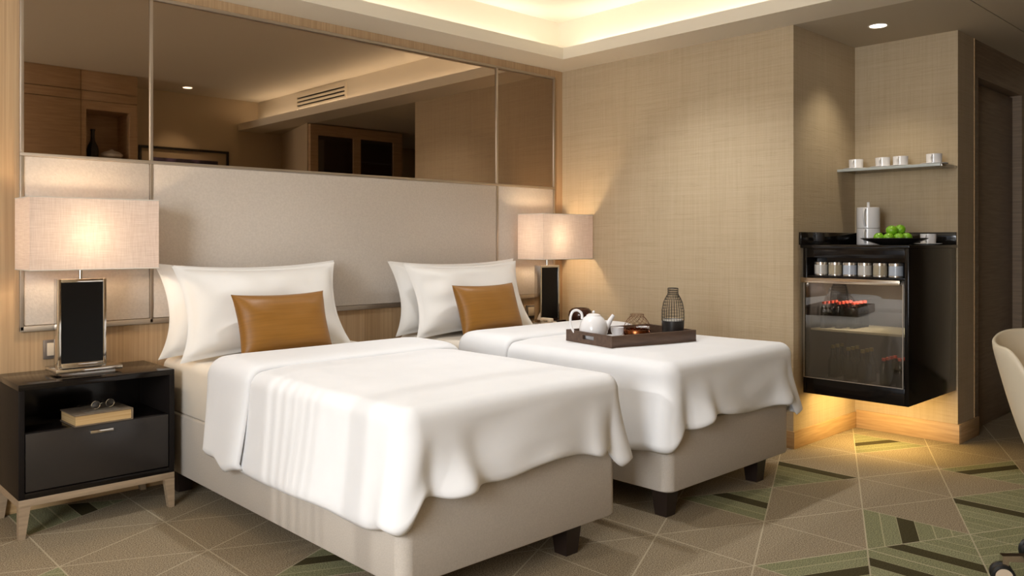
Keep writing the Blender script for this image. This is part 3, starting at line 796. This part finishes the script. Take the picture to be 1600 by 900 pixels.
# jars on the open shelf
JM = ['jar_a', 'jar_b', 'jar_c', 'jar_a', 'jar_b', 'jar_c']
ords = ['leftmost white jar in the row above the cooler door', 'second jar from the left above the cooler door, tan', 'third jar from the left above the cooler door, bluish', 'fourth jar from the left above the cooler door, whitish', 'fifth jar from the left above the cooler door, tan', 'rightmost bluish jar in the row above the cooler door']
for i in range(6):
    y = lerp(2.215, 1.792, i / 5)
    j = thing('jar', ords[i], 'jar', (CX + .055, y, 1.0042), 0, 'jars on the minibar shelf')
    part('body', B().lathe([(0, 0), (.034, 0), (.037, .004), (.037, .064), (0, .064)], n=28), JM[i], j, False)
    part('lid', B().lathe([(.0375, .062), (.0375, .076), (.034, .078), (0, .078)], n=28), 'jar_lid', j, False)
    part('rim', B().lathe([(.0372, .0), (.0378, .002), (.0378, .007), (.0372, .009)], n=28), 'jar_lid', j, False)

# bottles in the cooler
def bottle(label, loc, h, r, body_m, cap_m, ribs, group):
    b = thing('bottle', label, 'bottle', loc, 0, group)
    pr = [(0, 0), (r, 0)]
    if ribs:
        for k in range(6): pr += [(r, h * (.05 + .09 * k)), (r * .93, h * (.08 + .09 * k)), (r, h * (.11 + .09 * k))]
        pr += [(r, h * .62), (r * .8, h * .76), (r * .42, h * .88), (r * .42, h * .92), (0, h * .92)]
    else: pr += [(r, h * .5), (r * .9, h * .56), (r * .38, h * .70), (r * .34, h * .96), (0, h * .96)]
    part('glass', B().lathe(pr, n=16), body_m, b, False)
    cr = r * .5 if ribs else r * .42
    part('cap', B().lathe([(0, h * .9), (cr, h * .9), (cr, h), (0, h)], n=14), cap_m, b, False)
    return b
rows3 = ('left', 'middle', 'right'); dep = ('front', 'second', 'third', 'back')
pr_r = pr_g = None
def put(proto, make, loc, lb, grp):
    if proto is None: return make(lb, loc, grp)
    b = dup(proto, loc, lb); b['group'] = grp; return proto
mk_r = lambda lb, loc, g: bottle(lb, loc, .155, .021, 'bottle_glass', 'red_cap', True, g)
mk_g = lambda lb, loc, g: bottle(lb, loc, .19, .026, 'green_bottle', 'gold_cap', False, g)
for c, (y, dx) in enumerate([(2.215, 0), (2.15, .05), (2.085, .10)]):
    for k in range(4):
        pr_r = put(pr_r, mk_r, (CX + .09 + dx + .052 * k, y, .6942), 'red capped bottle, %s of the %s row on the upper cooler shelf' % (dep[k], rows3[c]), 'red capped bottles on the upper cooler shelf')
for c, (y, x) in enumerate([(1.865, CX + .075), (1.80, CX + .13)]):
    for k in range(4):
        pr_r = put(pr_r, mk_r, (x + .052 * k, y, .4002), 'red capped bottle, %s of the %s row on the cooler floor' % (dep[k], ('left', 'right')[c]), 'red capped bottles on the cooler floor')
for c, (y, x) in enumerate([(2.20, CX + .17), (2.085, CX + .12), (1.985, CX + .08)]):
    for k in range(3):
        pr_g = put(pr_g, mk_g, (x + .06 * k, y, .4002), 'dark green bottle with gold cap, %s of the %s row on the cooler floor' % (('front', 'middle', 'back')[k], rows3[c]), 'green bottles on the cooler floor')

# on the worktop
def handle_pts(r, z0, z1, out): return smooth([(-r * .96, 0, z1), (-r - out * .7, 0, z1 + .001), (-r - out, 0, lerp(z1, z0, .3)), (-r - out * .75, 0, lerp(z1, z0, .65)), (-r * .97, 0, z0)], 4)
HA = R(215)
sp_ = thing('stacked_teapot', 'white teapot stacked on its own cup at the left of the worktop', 'teapot', (5.0, 2.118, 1.1802), R(8))
part('cup', B().lathe([(0, 0), (.063, 0), (.066, .003), (.066, .098), (0, .098)], n=40), 'ceramic', sp_, False)
part('pot', B().lathe([(0, .1), (.064, .1), (.066, .102), (.066, .224), (.064, .226), (0, .226)], n=40), 'ceramic', sp_, False)
part('knob', B().lathe([(0, .226), (.009, .226), (.008, .255), (.009, .258), (0, .260)], n=16), 'ceramic', sp_, False)
part('handle', B().tube(handle_pts(.066, .015, .088, .034), .007, 8), 'ceramic', sp_, False)
part('handle', B().tube(handle_pts(.066, .112, .212, .034), .007, 8), 'ceramic', sp_, False)
fb = (4.75, 1.868, 1.1802)
one('fruit_bowl', B().lathe([(0, 0), (.06, 0), (.10, .008), (.155, .027), (.175, .036), (.174, .039), (.15, .032), (.095, .014), (.05, .008), (0, .008)], n=48), 'black_satin', 'wide black bowl of limes on the worktop', 'bowl', fb)
ll = ['lime at the left rim of the black bowl', 'lime low on the left in the black bowl', 'lime low in the middle front of the black bowl', 'lime at the right rim of the black bowl', 'upper left lime on the pile in the black bowl', 'upper right lime on the pile in the black bowl', 'lime at the back of the black bowl']
lp = [(-.085, .0, .036), (-.05, -.045, .034), (.005, -.05, .034), (.062, -.02, .036), (-.012, .0, .077), (.044, .018, .082), (.0, .05, .036)]
for (a, d_, z), lb in zip(lp, ll):
    x = fb[0] + .725 * a + .689 * d_; y = fb[1] - .689 * a + .725 * d_
    one('lime', B().sphere(0, 0, 0, .029, 1.08, 1, .98), 'lime', lb, 'lime', (x, y, fb[2] + z + .005), 'limes in the black bowl', random.random() * 6)
def cup_straight(name, label, loc, rz, group=None):
    k = thing(name, label, 'cup', loc, rz, group)
    part('body', B().lathe([(0, 0), (.038, 0), (.041, .003), (.043, .06), (.040, .06), (.038, .006), (0, .006)], n=32), 'ceramic', k, False)
    part('handle', B().tube(handle_pts(.0415, .012, .05, .022), .005, 8), 'ceramic', k, False)
    return k
def saucer_w(label, loc, group=None, m='ceramic'):
    return one('saucer', B().lathe([(0, 0), (.045, 0), (.075, .007), (.075, .0095), (.045, .004), (0, .004)], n=40), m, label, 'saucer', loc, group)
CR = R(5)
saucer_w('white saucer under the cup on the worktop', (5.08, 1.802, 1.1802))
cup_straight('coffee_cup', 'white cup standing on the black worktop beside the limes', (5.08, 1.802, 1.1845), CR)

# glass shelf with four cups
gs_ = thing('glass_shelf', 'glass shelf with steel edge across the niche above the minibar', 'shelf', (5.13, 2.01, 1.636))
part('pane', B().box(5.012, XN, CY0 + .005, YN, 1.637, 1.647, .001), 'shelf_glass', gs_)
part('front_rail', B().box(5.006, 5.0115, CY0 + .005, YN, 1.634, 1.650, .001), 'glass_edge', gs_)
part('end_bracket', B().box(5.012, XN, CY0 - .002, CY0 + .005, 1.632, 1.650, .001), 'chrome', gs_)
sl = ['leftmost', 'second', 'third', 'rightmost']
for (y, nm) in zip((2.235, 2.07, 1.965, 1.775), sl):
    saucer_w('white saucer under the %s cup on the glass shelf' % (nm if nm in ('leftmost', 'rightmost') else nm + ' from left'), (5.095, y, 1.6472), 'saucers on the glass shelf')
    cup_straight('coffee_cup', '%s white cup on the glass shelf' % (nm if nm in ('leftmost', 'rightmost') else nm + ' from left'), (5.095, y, 1.6516), CR, 'cups on the glass shelf')

# downlights
def downlight(label, loc, energy, aim, size=70, blend=.7, r=.045):
    d = thing('downlight', label, 'downlight', loc)
    part('trim_ring', B().lathe([(r, -.001), (r + .008, -.004), (r + .012, -.001), (r + .012, 0), (r, 0)], n=28), 'white_paint', d, False)
    part('lamp_face', B().lathe([(0, -.002), (r, -.002)], n=28), 'downlight_face', d, False)
    light('downlight_beam', 'SPOT', (loc[0], loc[1], loc[2] - .02), energy, (1, .88, .68), aim=aim, spot_size=R(size), spot_blend=blend, shadow_soft_size=.03)
    return d
downlight('round recessed downlight in the ceiling above the minibar niche', (4.82, 1.985, ZC), 16, (4.82, 2.03, 0), 95, .8)
downlight('round recessed downlight above the painting, seen only in the mirror', (3.417, -.234, ZU), 26, (3.417, -.45, 0), 80, .8)
downlight('small recessed downlight in the passage ceiling, seen only in the mirror', (6.15, -.4, ZC), 5, (6.15, -.4, 0), 90)

# ------------------------------------------------------------------ things seen in the mirror
# wood cabinets on the opposite wall
cb = thing('tall_cabinet', 'tall wood cabinet with plain doors at the left in the mirror', 'cabinet', (2.08, -.3, 0))
ZD0, ZD1 = 2.519, 2.608; FY = -.02
for z0_, z1_, nm in ((.004, ZD0 - .003, 'door'), (ZD0 + .003, ZD1 - .003, 'drawer_front'), (ZD1 + .003, ZU - .002, 'top_panel')):
    part(nm, B().box(1.83, 2.329, FY, FY + .02, z0_, z1_, .001), 'cab_wood', cb)
part('carcass', B().box(1.83, 2.329, YO + .002, FY - .001, .002, ZU - .002), 'walnut', cb)
nc = thing('display_cabinet', 'wood cabinet with an open niche holding vase and bowl, in the mirror', 'cabinet', (2.58, -.3, 0))
X0, X1 = 2.335, 2.838; FX0, FX1 = 2.378, 2.768; NB, NT2 = 1.985, 2.436
part('carcass', B().box(X0, FX0, YO + .002, FY - .001, .002, ZU - .002).box(FX1, X1, YO + .002, FY - .001, .002, ZU - .002).box(FX0, FX1, YO + .002, FY - .001, .002, NB).box(FX0, FX1, YO + .002, FY - .001, NT2, ZU - .002).box(FX0, FX1, YO + .002, -.36, NB, NT2), 'cab_wood', nc)
part('drawer_front', B().box(X0, X1, FY, FY + .015, ZD0 + .003, ZD1 - .003, .001), 'cab_wood', nc)
part('top_panel', B().box(X0, X1, FY, FY + .015, ZD1 + .003, ZU - .002, .001), 'cab_wood', nc)
part('face_frame', B().box(X0, FX0, FY, FY + .015, .002, ZD0 - .003).box(FX1, X1, FY, FY + .015, .002, ZD0 - .003).box(FX0, FX1, FY, FY + .015, .002, NB).box(FX0, FX1, FY, FY + .015, NT2, ZD0 - .003), 'cab_wood', nc)
vs = B().lathe([(0, 0), (.045, 0), (.05, .02), (.053, .08), (.045, .12), (.022, .165), (.018, .2), (.018, .26), (.022, .265), (.022, .28), (.012, .28), (0, .27)], n=24)
one('vase', vs, 'brown_ceramic', 'dark bottle vase in the niche, seen in the mirror', 'vase', (2.466, -.11, NB + .0005))
one('bowl', B().lathe([(0, 0), (.05, 0), (.095, .03), (.10, .05), (.07, .075), (.02, .09), (.012, .1), (0, .102)], n=28), 'white_paint', 'pale lidded bowl in the niche, seen in the mirror', 'bowl', (2.638, -.115, NB + .0005))
pa = thing('painting', 'framed purple abstract painting on the opposite wall, seen in the mirror', 'picture', (3.53, YO, 1.8))
px0, px1, pz0, pz1 = 3.05, 4.018, 1.40, 2.205
part('frame', B().box(px0, px1, YO, YO + .03, pz1 - .025, pz1).box(px0, px1, YO, YO + .03, pz0, pz0 + .025).box(px0, px0 + .025, YO, YO + .03, pz0 + .025, pz1 - .025).box(px1 - .025, px1, YO, YO + .03, pz0 + .025, pz1 - .025), 'frame_black', pa)
part('mount', B().box(px0 + .025, px1 - .025, YO, YO + .012, pz0 + .025, pz1 - .025), 'mat_board', pa)
part('canvas', B().box(px0 + .12, px1 - .12, YO + .012, YO + .015, pz0 + .12, pz1 - .115), 'art', pa)
# air grille in the cove wall
ag = thing('air_grille', 'slotted air grille in the cove wall, seen in the mirror', 'grille', (4.3785, .8, 2.69))
part('backing', B().box(4.375, 4.3785, .33, 1.27, 2.615, 2.755), 'dark', ag)
for k in range(4):
    z = 2.615 + k * .040; part('slat', B().box(4.364, 4.375, .33, 1.27, z, z + .023, .001), 'plaster', ag)
part('frame', B().box(4.364, 4.3785, .31, .33, 2.608, 2.765).box(4.364, 4.3785, 1.27, 1.29, 2.608, 2.765).box(4.364, 4.3785, .33, 1.27, 2.758, 2.765), 'plaster', ag)
# wardrobe in the passage
wd = thing('wardrobe', 'wood framed wardrobe with two dark glass doors in the passage, seen in the mirror', 'wardrobe', (5.0, .52, 0))
part('frame', B().box(4.40, 4.49, .502, .55, .002, 2.44).box(4.93, 5.02, .502, .55, .002, 2.44).box(5.46, 5.58, .502, .55, .002, 2.44).box(4.49, 4.93, .502, .55, 2.33, 2.44).box(5.02, 5.46, .502, .55, 2.33, 2.44).box(4.49, 4.93, .502, .55, .002, .1).box(5.02, 5.46, .502, .55, .002, .1), 'cab_wood', wd)
for a, b_ in ((4.49, 4.93), (5.02, 5.46)):
    part('glass_door', B().box(a, b_, .515, .53, .1, 2.33), 'dark_glass', wd)
pc = thing('picture', 'small framed picture at the passage end, seen in the mirror', 'picture', (6.2, -.75, 1.7))
part('frame', B().box(5.95, 6.50, -.75, -.72, 1.3, 2.12), 'frame_black', pc)
part('print', B().box(6.0, 6.45, -.72, -.717, 1.35, 2.07), 'art_b', pc)

# ------------------------------------------------------------------ swivel chair at the right edge
ch = thing('swivel_chair', 'cream tub swivel chair on casters at the right edge', 'chair', (3.376, .668, 0))
rows_o = []; NA = 56; BACK = R(15)
def rim(d):                       # d: degrees away from the back of the chair
    return lerp(lerp(.875, .838, sst(50, 115, d)), .56, sst(122, 160, d))
for i in range(NA + 1):
    a = lerp(-PI, PI, i / NA); row = []; zr = rim(abs(math.degrees(a)))
    for j in range(17):
        t_ = j / 16
        if t_ < .35: q = t_ / .35; r_ = .155 * q; z = .415 + .012 * q * q
        else:
            q = (t_ - .35) / .65; z = lerp(.427, zr, q ** 1.3); r_ = .155 + .135 * min(1, (z - .427) / .42) ** .72
        row.append((r_ * math.cos(a + BACK), r_ * math.sin(a + BACK), z))
    rows_o.append(row)
b = B().grid(rows_o); bmesh.ops.remove_doubles(b.bm, verts=b.bm.verts[:], dist=.0006)
shell = part('shell', b, 'chair_shell', ch, False, ang=80)
md = shell.modifiers.new('thickness', 'SOLIDIFY'); md.thickness = .020; md.offset = 0
md = shell.modifiers.new('smooth', 'SUBSURF'); md.levels = 1; md.render_levels = 1
part('seat_cushion', B().lathe([(0, .437), (.13, .437), (.155, .45), (.16, .47), (.145, .488), (0, .495)], n=36), 'chair_shell', ch, False)
part('column', B().cyl(0, 0, .11, .405, .028).lathe([(0, .39), (.09, .395), (.09, .408), (0, .41)], n=24), 'chrome', ch, False)
part('hub', B().lathe([(0, .085), (.045, .085), (.045, .125), (0, .13)], n=24), 'chrome', ch, False)
for k in range(5):
    a = R(125 - 72 * k); ex, ey = .278 * math.cos(a), .278 * math.sin(a)
    lg = part('leg', B().prism([(.03, .092), (.262, .086), (.262, .060), (.282, .060), (.282, .104), (.03, .122)], -.015, .015, 'y').xf(Matrix.Rotation(a, 4, 'Z')), 'chrome', ch, False)
    for s_ in (-1, 1):
        TM = Matrix.Translation((ex, ey, .0372)) @ Matrix.Rotation(R(-62 + 40 * k), 4, 'Z') @ Matrix.Translation((0, s_ * .017, 0)) @ Matrix.Rotation(PI / 2, 4, 'X')
        cs = part('caster', B().lathe([(0, -.012), (.031, -.012), (.037, -.006), (.037, .006), (.031, .012), (0, .012)], n=28).xf(TM), 'rubber', lg, False)
        c2 = B().lathe([(0, -.0135), (.0275, -.0135), (.0275, -.0125), (0, -.0125)] if s_ > 0 else [(0, .0125), (.0275, .0125), (.0275, .0135), (0, .0135)], n=24).xf(TM)
        part('caster_cap', c2, 'plastic_cream', lg, False)
